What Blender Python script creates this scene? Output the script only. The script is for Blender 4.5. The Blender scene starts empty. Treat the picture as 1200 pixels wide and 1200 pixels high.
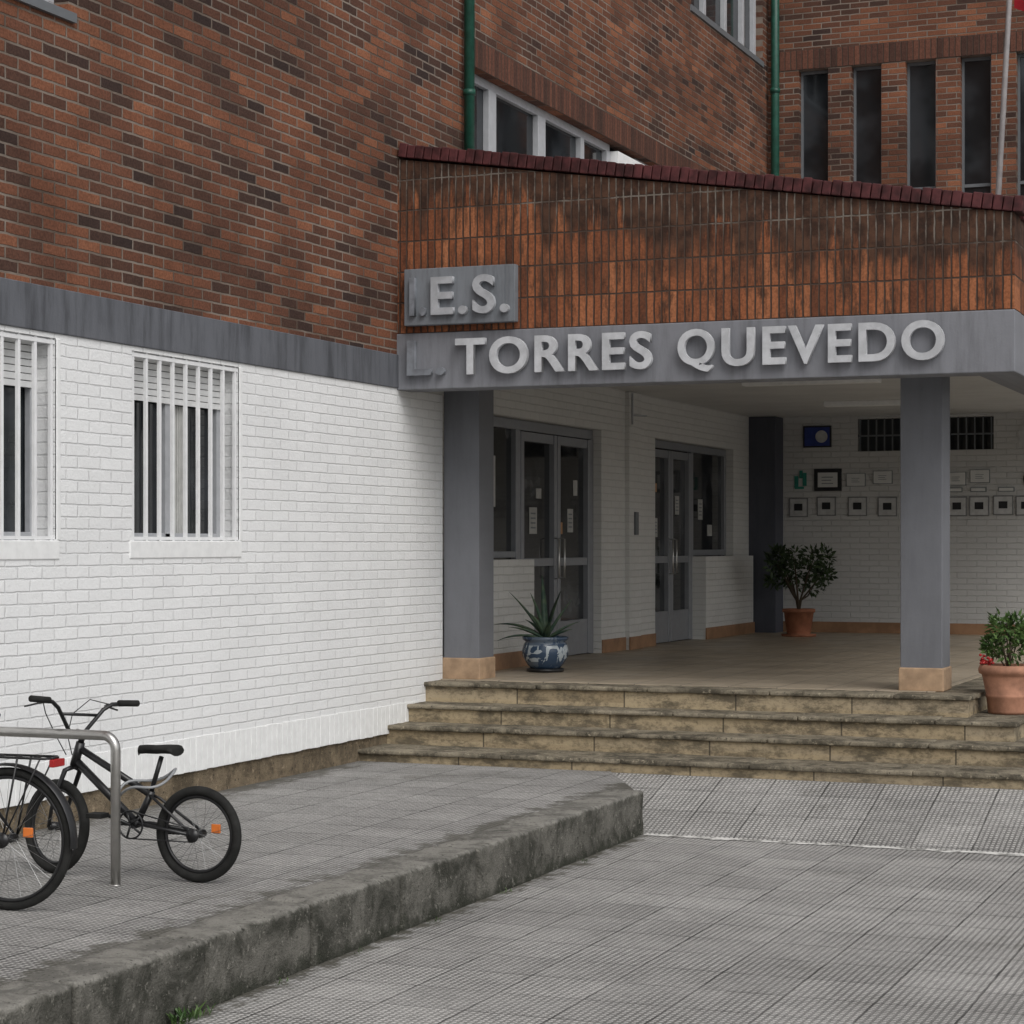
import bpy, math, random
from mathutils import Vector, Matrix
random.seed(7)
R=math.radians
S=bpy.context.scene
COL=S.collection

# ------------------------------------------------------------------ mesh builder
class MB:
    def __init__(s): s.v=[];s.f=[];s.m=[];s.sm=[]
    def add(s,vs,fs,mi=0,smooth=False):
        o=len(s.v); s.v+= [tuple(v) for v in vs]
        for f in fs: s.f.append(tuple(o+i for i in f)); s.m.append(mi); s.sm.append(smooth)
    def box(s,x0,x1,y0,y1,z0,z1,mi=0):
        vs=[(x0,y0,z0),(x1,y0,z0),(x1,y1,z0),(x0,y1,z0),(x0,y0,z1),(x1,y0,z1),(x1,y1,z1),(x0,y1,z1)]
        s.add(vs,[(0,3,2,1),(4,5,6,7),(0,1,5,4),(1,2,6,5),(2,3,7,6),(3,0,4,7)],mi)
    def rbox(s,x0,x1,y0,y1,z0,z1,cell=.04,r=.015,amp=.004,mi=0):
        """box with rounded, slightly worn edges: gridded faces, vertices pulled in at the edges and jittered"""
        from mathutils import noise as mn
        nx,ny,nz=[max(3,int(round(a/cell))) for a in (x1-x0,y1-y0,z1-z0)]
        idx={};vs=[];fs=[]
        def P(i,j,k):
            key=(i,j,k)
            if key in idx: return idx[key]
            def cc(a0,a1,i,n):
                # first/last cell narrow = rounding radius
                L=a1-a0; rr=min(r,L*.3)
                if i==0: return a0
                if i==n: return a1
                return a0+rr+(L-2*rr)*(i-1)/(n-2)
            p=Vector((cc(x0,x1,i,nx),cc(y0,y1,j,ny),cc(z0,z1,k,nz)))
            q=Vector((min(max(p.x,x0+min(r,(x1-x0)*.3)),x1-min(r,(x1-x0)*.3)),min(max(p.y,y0+min(r,(y1-y0)*.3)),y1-min(r,(y1-y0)*.3)),min(max(p.z,z0+min(r,(z1-z0)*.3)),z1-min(r,(z1-z0)*.3))))
            d=p-q; L=d.length
            m=max(abs(d.x),abs(d.y),abs(d.z))
            if L>m*1.01 and m>0: d=d*(m/L)
            p=q+d
            edge=sum((i in (0,nx),j in (0,ny),k in (0,nz)))
            nn=mn.noise(p*9)+.6*mn.noise(p*27)
            if d.length>0: p-=d.normalized()*(amp*(.3+nn*1.0)+(amp*2.2*max(0,mn.noise(p*6+Vector((3,1,7)))-.1) if edge>1 else 0))
            idx[key]=len(vs); vs.append(p); return idx[key]
        for i in range(nx):
            for j in range(ny):
                fs.append((P(i,j,0),P(i,j+1,0),P(i+1,j+1,0),P(i+1,j,0))); fs.append((P(i,j,nz),P(i+1,j,nz),P(i+1,j+1,nz),P(i,j+1,nz)))
            for k in range(nz):
                fs.append((P(i,0,k),P(i+1,0,k),P(i+1,0,k+1),P(i,0,k+1))); fs.append((P(i,ny,k),P(i,ny,k+1),P(i+1,ny,k+1),P(i+1,ny,k)))
        for j in range(ny):
            for k in range(nz):
                fs.append((P(0,j,k),P(0,j,k+1),P(0,j+1,k+1),P(0,j+1,k))); fs.append((P(nx,j,k),P(nx,j+1,k),P(nx,j+1,k+1),P(nx,j,k+1)))
        s.add(vs,fs,mi,True)
    def prism(s,pts,axis,a0,a1,mi=0):
        n=len(pts)
        def P(p,a):
            if axis=='z': return (p[0],p[1],a)
            if axis=='y': return (p[0],a,p[1])
            return (a,p[0],p[1])
        vs=[P(p,a0) for p in pts]+[P(p,a1) for p in pts]
        fs=[tuple(range(n-1,-1,-1)),tuple(range(n,2*n))]+[(i,(i+1)%n,(i+1)%n+n,i+n) for i in range(n)]
        s.add(vs,fs,mi)
    def tube(s,pts,r,n=10,mi=0,closed=False,caps=True,smooth=True):
        pts=[Vector(p) for p in pts]; k=len(pts)
        rs=r if isinstance(r,(list,tuple)) else [r]*k
        vs=[];prev=None
        for i,p in enumerate(pts):
            if closed: t=(pts[(i+1)%k]-pts[i-1])
            else: t=(pts[min(i+1,k-1)]-pts[max(i-1,0)])
            t.normalize()
            if prev is None:
                a=Vector((0,0,1)) if abs(t.z)<.9 else Vector((1,0,0))
                u=t.cross(a).normalized()
            else:
                u=(prev-t*prev.dot(t)).normalized()
            prev=u; w=t.cross(u)
            for j in range(n):
                an=2*math.pi*j/n
                vs.append(p+(u*math.cos(an)+w*math.sin(an))*rs[i])
        fs=[]
        for i in range(k if closed else k-1):
            for j in range(n):
                a=i*n+j;b=i*n+(j+1)%n;c=((i+1)%k)*n+(j+1)%n;d=((i+1)%k)*n+j
                fs.append((a,b,c,d))
        if not closed and caps:
            fs.append(tuple(range(n-1,-1,-1))); fs.append(tuple(range((k-1)*n,k*n)))
        s.add(vs,fs,mi,smooth)
    def lathe(s,prof,c=(0,0,0),n=32,mi=0,smooth=True):
        vs=[];k=len(prof)
        for r,z in prof:
            for j in range(n):
                a=2*math.pi*j/n
                vs.append((c[0]+r*math.cos(a),c[1]+r*math.sin(a),c[2]+z))
        fs=[(i*n+j,i*n+(j+1)%n,(i+1)*n+(j+1)%n,(i+1)*n+j) for i in range(k-1) for j in range(n)]
        s.add(vs,fs,mi,smooth)
    def xf(s,M,start=0):
        for i in range(start,len(s.v)): s.v[i]=tuple(M@Vector(s.v[i]))
    def build(s,name,mats,parent=None,bevel=0,seg=2):
        me=bpy.data.meshes.new(name); me.from_pydata(s.v,[],s.f)
        for m in (mats if isinstance(mats,(list,tuple)) else [mats]): me.materials.append(m)
        for i,p in enumerate(me.polygons): p.material_index=s.m[i]; p.use_smooth=s.sm[i]
        me.update()
        o=bpy.data.objects.new(name,me); COL.objects.link(o)
        if parent: o.parent=parent
        if bevel:
            b=o.modifiers.new('bev','BEVEL'); b.width=bevel; b.segments=seg; b.limit_method='ANGLE'
        return o
def empty(name,loc=(0,0,0),rz=0):
    e=bpy.data.objects.new(name,None); COL.objects.link(e); e.location=loc; e.rotation_euler=(0,0,rz); return e

# ------------------------------------------------------------------ material helpers
class NT:
    def __init__(s,name,rough=.7,spec=.3,metal=0):
        s.mat=bpy.data.materials.new(name); s.mat.use_nodes=True; s.t=s.mat.node_tree
        s.b=s.t.nodes['Principled BSDF']; s.b.inputs['Roughness'].default_value=rough
        s.b.inputs['Specular IOR Level'].default_value=spec; s.b.inputs['Metallic'].default_value=metal
        s.co=None
    def new(s,k): return s.t.nodes.new(k)
    def put(s,inp,v):
        if isinstance(v,bpy.types.NodeSocket): s.t.links.new(v,inp)
        elif v is not None:
            if isinstance(v,(tuple,list)) and inp.type=='RGBA' and len(v)==3: v=(*v,1)
            inp.default_value=v
    def m(s,op,a,b=None,c=None,clamp=False):
        n=s.new('ShaderNodeMath'); n.operation=op; n.use_clamp=clamp
        s.put(n.inputs[0],a)
        if b is not None: s.put(n.inputs[1],b)
        if c is not None: s.put(n.inputs[2],c)
        return n.outputs[0]
    def xyz(s):
        if not s.co:
            tc=s.new('ShaderNodeTexCoord'); sp=s.new('ShaderNodeSeparateXYZ')
            s.t.links.new(tc.outputs['Object'],sp.inputs[0]); s.co=(sp.outputs[0],sp.outputs[1],sp.outputs[2],tc.outputs['Object'])
        return s.co
    def comb(s,x=0.,y=0.,z=0.):
        n=s.new('ShaderNodeCombineXYZ'); s.put(n.inputs[0],x);s.put(n.inputs[1],y);s.put(n.inputs[2],z); return n.outputs[0]
    def noise(s,vec=None,scale=5.,detail=4.,rough=.6,dist=0.):
        n=s.new('ShaderNodeTexNoise'); s.put(n.inputs['Vector'],vec if vec is not None else s.xyz()[3])
        n.inputs['Scale'].default_value=scale;n.inputs['Detail'].default_value=detail;n.inputs['Roughness'].default_value=rough
        n.inputs['Distortion'].default_value=dist
        return n.outputs[0]
    def white(s,vec):
        n=s.new('ShaderNodeTexWhiteNoise'); s.put(n.inputs['Vector'],vec); return n.outputs['Value']
    def mr(s,v,a,b,c=0.,d=1.,smooth=True):
        n=s.new('ShaderNodeMapRange'); n.interpolation_type='SMOOTHSTEP' if smooth else 'LINEAR'
        s.put(n.inputs['Value'],v)
        for k,x in zip(('From Min','From Max','To Min','To Max'),(a,b,c,d)): s.put(n.inputs[k],x)
        return n.outputs[0]
    def mix(s,f,a,b,mode='MIX'):
        n=s.new('ShaderNodeMix'); n.data_type='RGBA'; n.blend_type=mode
        s.put(n.inputs[0],f); s.put(n.inputs[6],a); s.put(n.inputs[7],b); return n.outputs[2]
    def ramp(s,f,stops):
        n=s.new('ShaderNodeValToRGB'); s.put(n.inputs[0],f); cr=n.color_ramp
        while len(cr.elements)<len(stops): cr.elements.new(.5)
        for e,(p,c) in zip(cr.elements,stops): e.position=p; e.color=(*c,1)
        return n.outputs[0]
    def bump(s,h,strength=.5,dist=.01):
        n=s.new('ShaderNodeBump'); n.inputs['Strength'].default_value=strength; n.inputs['Distance'].default_value=dist
        s.put(n.inputs['Height'],h); s.t.links.new(n.outputs[0],s.b.inputs['Normal'])
    def col(s,c): s.put(s.b.inputs['Base Color'],c); return s
    def rough(s,c): s.put(s.b.inputs['Roughness'],c); return s
    def bricks(s,axis,w,h,mortar,stag=.5,u=None,v=None,wob=0):
        x,y,z,_=s.xyz()
        if u is None: u={'X':x,'Y':y}[axis]
        if v is None: v=z
        if wob:
            u=s.m('ADD',u,s.mr(s.noise(scale=11,detail=2),.3,.7,-wob,wob)); v=s.m('ADD',v,s.mr(s.noise(scale=9,detail=2),.3,.7,-wob,wob))
        rv=s.m('DIVIDE',v,h); row=s.m('FLOOR',rv)
        off=s.m('MULTIPLY',s.m('MODULO',s.m('ABSOLUTE',row),2.),stag)
        ru=s.m('ADD',s.m('DIVIDE',u,w),off); colu=s.m('FLOOR',ru)
        fu=s.m('FRACT',ru); fv=s.m('FRACT',rv)
        du=s.m('MULTIPLY',s.m('MINIMUM',fu,s.m('SUBTRACT',1.,fu)),w)
        dv=s.m('MULTIPLY',s.m('MINIMUM',fv,s.m('SUBTRACT',1.,fv)),h)
        d=s.m('MINIMUM',du,dv)
        mask=s.mr(d,mortar/2-.0015,mortar/2+.003)
        cell=s.comb(colu,row,0.)
        return cell,mask,u,v

def plain(name,c,rough=.6,spec=.3,metal=0,var=.12,scale=12,bump=0):
    n=NT(name,rough,spec,metal)
    f=n.mr(n.noise(scale=scale),.3,.7,1-var,1+var)
    vm=n.new('ShaderNodeVectorMath'); vm.operation='SCALE'; vm.inputs[0].default_value=c; n.put(vm.inputs['Scale'],f)
    n.col(vm.outputs[0])
    if bump: n.bump(n.noise(scale=scale*6),bump,.005)
    return n.mat

def mat_brick(name,axis):
    n=NT(name,.85,.2)
    cell,mask,u,v=n.bricks(axis,.25,.0745,.013,wob=.0018)
    rnd=n.white(cell)
    cl=n.noise(cell,scale=.33,detail=2,rough=.5)
    big=n.noise(scale=.35,detail=3)
    f=n.m('ADD',n.m('MULTIPLY',rnd,.5),n.mr(cl,.32,.68,0.,.5))
    f=n.m('ADD',f,n.mr(big,.3,.7,-.12,.14),clamp=True)
    c=n.ramp(f,[(0,(.042,.028,.025)),(.2,(.075,.041,.031)),(.45,(.145,.062,.039)),(.72,(.21,.085,.048)),(1,(.30,.125,.068))])
    fine=n.mr(n.noise(scale=60,detail=3),.3,.7,.76,1.2)
    c=n.mix(1.,c,n.comb(fine,fine,fine),'MULTIPLY')
    mo=n.mix(n.mr(n.noise(scale=1.2),.35,.65),(.11,.08,.062),(.25,.205,.17))
    c=n.mix(mask,mo,c)
    gr=n.mr(n.noise(scale=1.1,detail=5),.35,.75,1.,.72)
    c=n.mix(1.,c,n.comb(gr,gr,gr),'MULTIPLY')
    n.col(c); h=n.m('ADD',mask,n.m('MULTIPLY',n.noise(scale=90,detail=2),.35)); n.bump(h,.75,.009)
    return n.mat

def mat_soldier(name,axis,h=.25,orange=True,stain=True,zoff=0.):
    n=NT(name,.8,.22)
    x,y,z,_=n.xyz()
    uu={'X':x,'Y':y}[axis]
    vv=n.m('SUBTRACT',z,zoff)
    wdt=.062 if orange else .0765
    cell,mask,u,v=n.bricks(axis,wdt,h,.011,stag=0,v=vv,wob=.002)
    rnd=n.white(cell)
    cl=n.noise(cell,scale=.25,detail=3)
    f=n.m('ADD',n.m('MULTIPLY',rnd,.6),n.mr(cl,.3,.7,0.,.4),clamp=True)
    if orange: st=[(0,(.08,.034,.021)),(.25,(.17,.060,.029)),(.6,(.28,.098,.043)),(1,(.39,.155,.072))]
    else: st=[(0,(.05,.028,.022)),(.5,(.10,.045,.032)),(1,(.17,.07,.045))]
    c=n.ramp(f,st)
    fine=n.mr(n.noise(scale=50,detail=3),.3,.7,.74,1.2)
    c=n.mix(1.,c,n.comb(fine,fine,fine),'MULTIPLY')
    mort=(.065,.045,.035)
    if stain:
        top=n.m('SUBTRACT',5.14,n.m('MULTIPLY',n.m('ADD',x,7.336),.1476)) if axis=='X' else 4.42
        t=n.m('SUBTRACT',top,z)
        streak=n.noise(n.comb(n.m('MULTIPLY',uu,8.),0.,n.m('MULTIPLY',z,.8)),scale=1.,detail=6,rough=.7)
        big=n.noise(scale=1.3,detail=4)
        reach=n.mr(n.m('ADD',n.m('MULTIPLY',streak,.6),n.m('MULTIPLY',big,.4)),.36,.64,.16,.85)
        d=n.mr(n.m('DIVIDE',t,reach),.6,1.25,1.,0.)
        pat=n.mr(n.noise(n.comb(n.m('MULTIPLY',uu,4.),0.,n.m('MULTIPLY',z,1.1)),scale=1.7,detail=7,rough=.76),.48,.62,0.,.85)
        band=n.mr(n.m('ABSOLUTE',n.m('SUBTRACT',z,n.m('ADD',4.12,n.m('MULTIPLY',big,.12)))),.0,.2,.75,0.)
        band=n.m('MULTIPLY',band,n.mr(streak,.42,.6))
        d=n.m('MAXIMUM',n.m('MAXIMUM',n.m('MULTIPLY',d,.92),pat),band)
        dk=n.mix(n.mr(n.noise(scale=9,detail=5),.35,.65),(.022,.015,.012),(.08,.043,.028))
        c=n.mix(d,c,dk)
        lime=n.mr(n.m('ADD',t,n.mr(streak,.3,.7,-.12,.12)),.18,.42,1.,0.)
        mort=n.mix(n.m('MULTIPLY',lime,n.mr(n.noise(scale=4,detail=6,rough=.7),.42,.6)),mort,(.19,.165,.14))
    c=n.mix(mask,mort,c)
    n.col(c); n.bump(n.m('ADD',mask,n.m('MULTIPLY',n.noise(scale=80,detail=2),.3)),.8,.01)
    return n.mat

def mat_whitebrick(name,axis,base=(.83,.835,.835),grime=True):
    n=NT(name,.5,.3)
    cell,mask,u,v=n.bricks(axis,.25,.0745,.009,wob=.002)
    x,y,z,_=n.xyz()
    rnd=n.mr(n.white(cell),0.,1.,.975,1.015)
    g=n.mr(n.noise(scale=1.4,detail=5),.35,.7,1.,.95)
    k=n.m('MULTIPLY',rnd,g)
    k=n.m('MULTIPLY',k,n.mr(mask,0.,1.,.90,1.))
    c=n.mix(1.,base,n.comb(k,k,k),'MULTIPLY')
    if grime:
        low=n.mr(n.m('ADD',z,n.mr(n.noise(scale=4,detail=5),.3,.7,-.12,.12)),.45,.62,.35,0.)
        c=n.mix(low,c,(.35,.33,.30))
    spots=n.mr(n.noise(scale=34,detail=2),.765,.79,0.,.6)
    c=n.mix(spots,c,(.28,.28,.27))
    n.col(c)
    n.bump(n.m('ADD',n.m('MULTIPLY',mask,1.),n.m('ADD',n.m('MULTIPLY',n.noise(scale=40,detail=4),.9),n.m('MULTIPLY',n.white(cell),.35))),.65,.008)
    return n.mat

def mat_grey(name,c0=(.13,.135,.15),axis='X',streaks=.5):
    n=NT(name,.65,.3); x,y,z,_=n.xyz(); uu=x if axis=='X' else y
    st=n.noise(n.comb(n.m('MULTIPLY',uu,9.),n.m('MULTIPLY',x,2.),n.m('MULTIPLY',z,1.2)),scale=1.,detail=6,rough=.7)
    a=n.mr(st,.4,.75,1.,1.-streaks); b=n.mr(n.noise(scale=2.2,detail=6),.3,.7,.94,1.06)
    chip=n.mr(n.noise(scale=22,detail=5,rough=.7),.70,.74,1.,1.35 if streaks>.4 else 1.1)
    k=n.m('MULTIPLY',n.m('MULTIPLY',a,b),chip)
    n.col(n.mix(1.,c0,n.comb(k,k,k),'MULTIPLY'))
    n.bump(n.noise(scale=55,detail=3),.25,.005); return n.mat

def mat_paving(name,base=.26,tile=.4,stud=.0333,moss=.3,grimex=None,joint=.62):
    n=NT(name,.85,.2); x,y,z,_=n.xyz()
    cell,mask,u,v=n.bricks('X',tile,tile,.009,stag=0,u=x,v=y,wob=.003)
    c2,sm,_,_=n.bricks('X',stud,stud,.012,stag=0,u=x,v=y)
    rnd=n.mr(n.white(cell),0.,1.,.90,1.07)
    big=n.mr(n.noise(scale=.5,detail=6,rough=.65),.3,.7,.88,1.1)
    mid=n.mr(n.noise(scale=14,detail=6,rough=.75),.3,.7,1.1,.86)
    fin=n.mr(n.noise(scale=130,detail=2),.3,.7,.72,1.28)
    sp=n.mr(n.noise(scale=48,detail=3),.62,.72,1.,.6)
    k=n.m('MULTIPLY',n.m('MULTIPLY',n.m('MULTIPLY',rnd,big),n.m('MULTIPLY',mid,fin)),sp)
    wear=n.mr(n.noise(scale=1.7,detail=5),.35,.65,.42,.62)
    k=n.m('MULTIPLY',k,n.m('ADD',wear,n.m('MULTIPLY',sm,n.m('SUBTRACT',1.14,wear))))
    jn=n.mr(n.noise(scale=2.6,detail=4),.35,.65,joint-.25,joint+.25)
    k=n.m('MULTIPLY',k,n.m('ADD',jn,n.m('MULTIPLY',mask,n.m('SUBTRACT',1.,jn))))
    c=n.mix(1.,(base,base*.975,base*.935),n.comb(k,k,k),'MULTIPLY')
    st=n.mr(n.noise(scale=.9,detail=8,rough=.75,dist=.6),.57,.74,0.,moss)
    if grimex is not None:
        gx=n.mr(n.m('ADD',n.m('SUBTRACT',x,grimex),n.mr(n.noise(scale=7,detail=6,rough=.7),.3,.7,-.09,.09)),.0,.11,.9,0.)
        gx=n.m('MULTIPLY',gx,n.mr(y,13.8,14.0,1.,0.))
        st=n.m('MAXIMUM',st,gx)
    else:
        gx=n.mr(n.m('ADD',n.m('SUBTRACT',-4.90,x),n.mr(n.noise(scale=6,detail=6,rough=.7),.3,.7,-.12,.12)),.0,.12,.75,0.)
        gw=n.mr(n.m('ADD',n.m('SUBTRACT',x,-7.33),n.mr(n.noise(scale=5,detail=6,rough=.7),.3,.7,-.15,.15)),.0,.22,.7,0.)
        st=n.m('MAXIMUM',st,n.m('MAXIMUM',gx,gw))
    c=n.mix(st,c,(.075,.07,.055))
    n.col(c); n.rough(n.mr(n.noise(scale=2),.3,.7,.65,.9))
    n.bump(n.m('ADD',n.m('MULTIPLY',sm,.7),n.m('ADD',mask,n.m('MULTIPLY',n.noise(scale=70,detail=2),.5))),.65,.006)
    return n.mat

def mat_concrete(name,c0=(.15,.145,.13),c1=(.045,.045,.038),sc=3.,topz=None,topc=None,bd=.012):
    n=NT(name,.9,.15); x,y,z,_=n.xyz()
    a=n.mr(n.noise(scale=sc,detail=8,rough=.74,dist=.4),.36,.64)
    c=n.mix(a,c0,c1)
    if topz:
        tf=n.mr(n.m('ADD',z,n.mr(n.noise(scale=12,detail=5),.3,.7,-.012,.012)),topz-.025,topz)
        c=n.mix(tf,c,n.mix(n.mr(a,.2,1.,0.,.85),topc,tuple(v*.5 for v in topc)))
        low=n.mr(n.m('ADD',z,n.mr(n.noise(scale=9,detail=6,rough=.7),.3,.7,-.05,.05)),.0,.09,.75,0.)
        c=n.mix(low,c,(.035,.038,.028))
    sp=n.mr(n.noise(scale=26,detail=5,rough=.7),.57,.68,0.,.65)
    c=n.mix(sp,c,tuple(v*1.8 for v in c0))
    sp=n.mr(n.noise(scale=40,detail=4),.58,.70,0.,.75)
    c=n.mix(sp,c,(.03,.03,.025)); n.col(c)
    n.bump(n.m('ADD',n.noise(scale=18,detail=7,rough=.75),n.noise(scale=90,detail=2)),.95,bd); return n.mat

def mat_stone(name):
    n=NT(name,.75,.25); x,y,z,_=n.xyz()
    cell=n.comb(n.m('FLOOR',n.m('DIVIDE',x,.93)),n.m('FLOOR',n.m('MULTIPLY',z,7.)),0.)
    base=n.ramp(n.white(cell),[(0,(.32,.25,.155)),(.5,(.43,.345,.22)),(1,(.37,.305,.21))])
    fx=n.m('FRACT',n.m('DIVIDE',x,.93)); jd=n.m('MINIMUM',fx,n.m('SUBTRACT',1.,fx))
    a=n.mr(n.noise(n.comb(n.m('MULTIPLY',x,.7),y,n.m('MULTIPLY',z,1.6)),scale=4.5,detail=9,rough=.78),.43,.62,0.,.85)
    c=n.mix(a,base,(.085,.072,.052))
    a2=n.mr(n.noise(scale=16,detail=7,rough=.75),.47,.66,0.,.6)
    c=n.mix(a2,c,(.13,.105,.068))
    c=n.mix(n.mr(jd,.004,.009,.8,0.),c,(.04,.035,.028))
    n.col(c); n.bump(n.noise(scale=30,detail=6,rough=.7),.7,.01); return n.mat

def mat_tiles(name,c0,c1,tile=.4,rough=.3,joint=(.14,.12,.10)):
    n=NT(name,rough,.35); x,y,z,_=n.xyz()
    cell,mask,u,v=n.bricks('X',tile,tile,.008,stag=0,u=x,v=y)
    c=n.mix(n.white(cell),c0,c1)
    g=n.mr(n.noise(scale=1.3,detail=7,rough=.7),.3,.7,.82,1.08)
    c=n.mix(1.,c,n.comb(g,g,g),'MULTIPLY'); c=n.mix(mask,joint,c)
    n.col(c); n.rough(n.mr(n.noise(scale=3,detail=4),.3,.7,rough*.85,rough*1.4)); n.bump(mask,.3,.003); return n.mat

def mat_glass(name,c=(.012,.014,.016),rough=.06,spec=.5,wob=.03,lo=.4,mul=2.6,sc=1.3):
    n=NT(name,rough,spec)
    f=n.mr(n.noise(scale=sc,detail=3),lo,.65)
    n.col(n.mix(f,c,tuple(v*mul+.004 for v in c)))  # paler noise patches in the base colour stand in for reflections
    n.bump(n.noise(scale=1.8,detail=1),wob,.05); return n.mat

M={}
M['brickY']=mat_brick('brick_side','Y'); M['brickX']=mat_brick('brick_front','X')
M['parX']=mat_soldier('parapet_brick_front','X',zoff=3.705); M['parY']=mat_soldier('parapet_brick_side','Y',zoff=3.705)
M['solY']=mat_soldier('lintel_brick_side','Y',orange=False,stain=False,zoff=6.21,h=.26)
M['solX']=mat_soldier('lintel_brick_front','X',orange=False,stain=False,zoff=8.2,h=.26)
M['whiteY']=mat_whitebrick('white_brick_side','Y')
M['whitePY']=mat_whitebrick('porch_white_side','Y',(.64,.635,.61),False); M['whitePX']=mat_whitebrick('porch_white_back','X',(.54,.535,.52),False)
M['white']=plain('white_paint',(.80,.805,.80),.5,var=.05,bump=.1)
M['bars']=plain('bar_paint',(.78,.785,.79),.4,var=.05)
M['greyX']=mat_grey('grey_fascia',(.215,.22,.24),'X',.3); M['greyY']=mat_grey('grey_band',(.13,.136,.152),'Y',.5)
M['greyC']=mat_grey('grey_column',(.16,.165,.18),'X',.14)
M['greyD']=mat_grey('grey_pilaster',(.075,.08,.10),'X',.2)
M['pave']=mat_paving('paving',.42,moss=.5,grimex=-4.63); M['pave2']=mat_paving('paving_raised',.36,moss=.7,joint=.45)
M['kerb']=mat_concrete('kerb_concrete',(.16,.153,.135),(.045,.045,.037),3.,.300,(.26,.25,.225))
M['base']=mat_concrete('plinth_concrete',(.24,.19,.13),(.10,.08,.055),4)
M['stone']=mat_stone('step_stone')
M['nosing']=mat_concrete('step_tread_stone',(.27,.235,.175),(.075,.066,.05),4,bd=.006)
M['floor']=mat_tiles('porch_tiles',(.38,.315,.235),(.44,.37,.28),rough=.40)
M['skirt']=plain('skirting_tile',(.30,.17,.095),.5,var=.2,scale=5)
M['colbase']=plain('column_base_stone',(.38,.26,.165),.6,var=.25,scale=6,bump=.3)
M['glass']=mat_glass('dark_glass'); M['glassD']=mat_glass('door_glass',(.014,.015,.016),.05,.5,.03,.48,5.,1.9)
M['alu']=plain('aluminium_frame',(.27,.28,.30),.45,.5,.3,var=.05)
M['alud']=plain('grey_door_frame',(.14,.15,.16),.45,.4,var=.05)
M['frame']=plain('pale_window_frame',(.42,.43,.45),.5,var=.06)
M['green']=plain('green_downpipe',(.014,.07,.048),.4,.4,var=.25)
M['coping']=plain('coping_tile',(.07,.020,.021),.6,.3,var=.55,scale=9)
M['ceil']=plain('ceiling_paint',(.55,.55,.54),.8,var=.06,scale=2)
M['steel']=plain('steel_tube',(.50,.49,.47),.28,.5,.9,var=.08)
M['curtain']=plain('curtain',(.5,.5,.48),.9,var=.1)
M['black']=plain('black_paint',(.012,.012,.013),.35,.5,var=.2)
M['rubber']=plain('tyre_rubber',(.020,.020,.019),.8,.2,var=.3)
M['chrome']=plain('spoke_metal',(.25,.25,.25),.35,.5,.9)
M['red']=plain('red_plastic',(.35,.012,.012),.3,.5)
M['orange']=plain('orange_reflector',(.65,.17,.03),.35,.5)
M['terra']=plain('terracotta',(.30,.12,.065),.75,var=.2,scale=9,bump=.2)
M['terra2']=plain('terracotta_pale',(.36,.18,.115),.75,var=.28,scale=7,bump=.3)
M['paper']=plain('paper',(.62,.62,.60),.8,var=.03)
M['letter']=plain('letter_metal',(.50,.51,.53),.5,.4,0,var=.14,scale=8)
M['letterd']=plain('letter_unpainted',(.18,.19,.21),.6,.3,0,var=.25,scale=8)
M['letterm']=plain('letter_mid',(.38,.39,.41),.6,.3,0,var=.15,scale=8)
M['plate']=mat_grey('sign_plate',(.20,.215,.235),'X',.4)

# ------------------------------------------------------------------ ground
g=MB(); g.add([(-150,-150,-.01),(150,-150,-.01),(150,150,-.01),(-150,150,-.01)],[(0,1,2,3)])
g.build('ground',mat_concrete('asphalt',(.06,.06,.06),(.04,.04,.04),1.))
p=MB()
x0,x1=-5.9,14
pr=[(-14,0.0),(13.94,0.0),(15.10,.292),(27.4,.292)]
for (ya,za),(yb,zb) in zip(pr[:-1],pr[1:]): p.add([(x0,ya,za),(x1,ya,za),(x1,yb,zb),(x0,yb,zb)],[(0,1,2,3)])
p.build('pavement',M['pave'])
r=MB(); r.prism([(-7.45,-14),(-4.88,-14),(-4.88,13.97),(-4.70,13.97),(-5.30,15.15),(-7.45,15.15)],'z',-.005,.296)
r.build('raised_pavement',M['pave2'])
k=MB(); y=-14.
from mathutils import noise as mnz
while y<13.98-.05:
    L=min(1.0,13.98-y); j=random.uniform(-.008,.008); jz=random.uniform(-.005,.004)
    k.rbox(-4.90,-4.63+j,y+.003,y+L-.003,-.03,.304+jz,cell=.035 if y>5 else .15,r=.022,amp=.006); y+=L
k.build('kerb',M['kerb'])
n=NT('worn_white_mortar',.85,.2); c=n.mix(n.mr(n.noise(scale=9,detail=7,rough=.7),.42,.55),(.24,.235,.22),(.66,.65,.62)); n.col(c); n.bump(n.noise(scale=40),.5,.006)
l=MB(); N=90
pts=[]
for i in range(N+1):
    X=-4.62+i*.13; a=random.uniform(.012,.05); b=random.uniform(.0,.035)
    if random.random()<.08: a+=.05
    pts.append((X,13.925-a,.004,13.925+b))
for i in range(N):
    a,b=pts[i],pts[i+1]
    l.add([(a[0],a[1],.004),(b[0],b[1],.004),(b[0],b[3],.008),(a[0],a[3],.008)],[(0,1,2,3)])
l.build('painted_line',n.mat)

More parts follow.
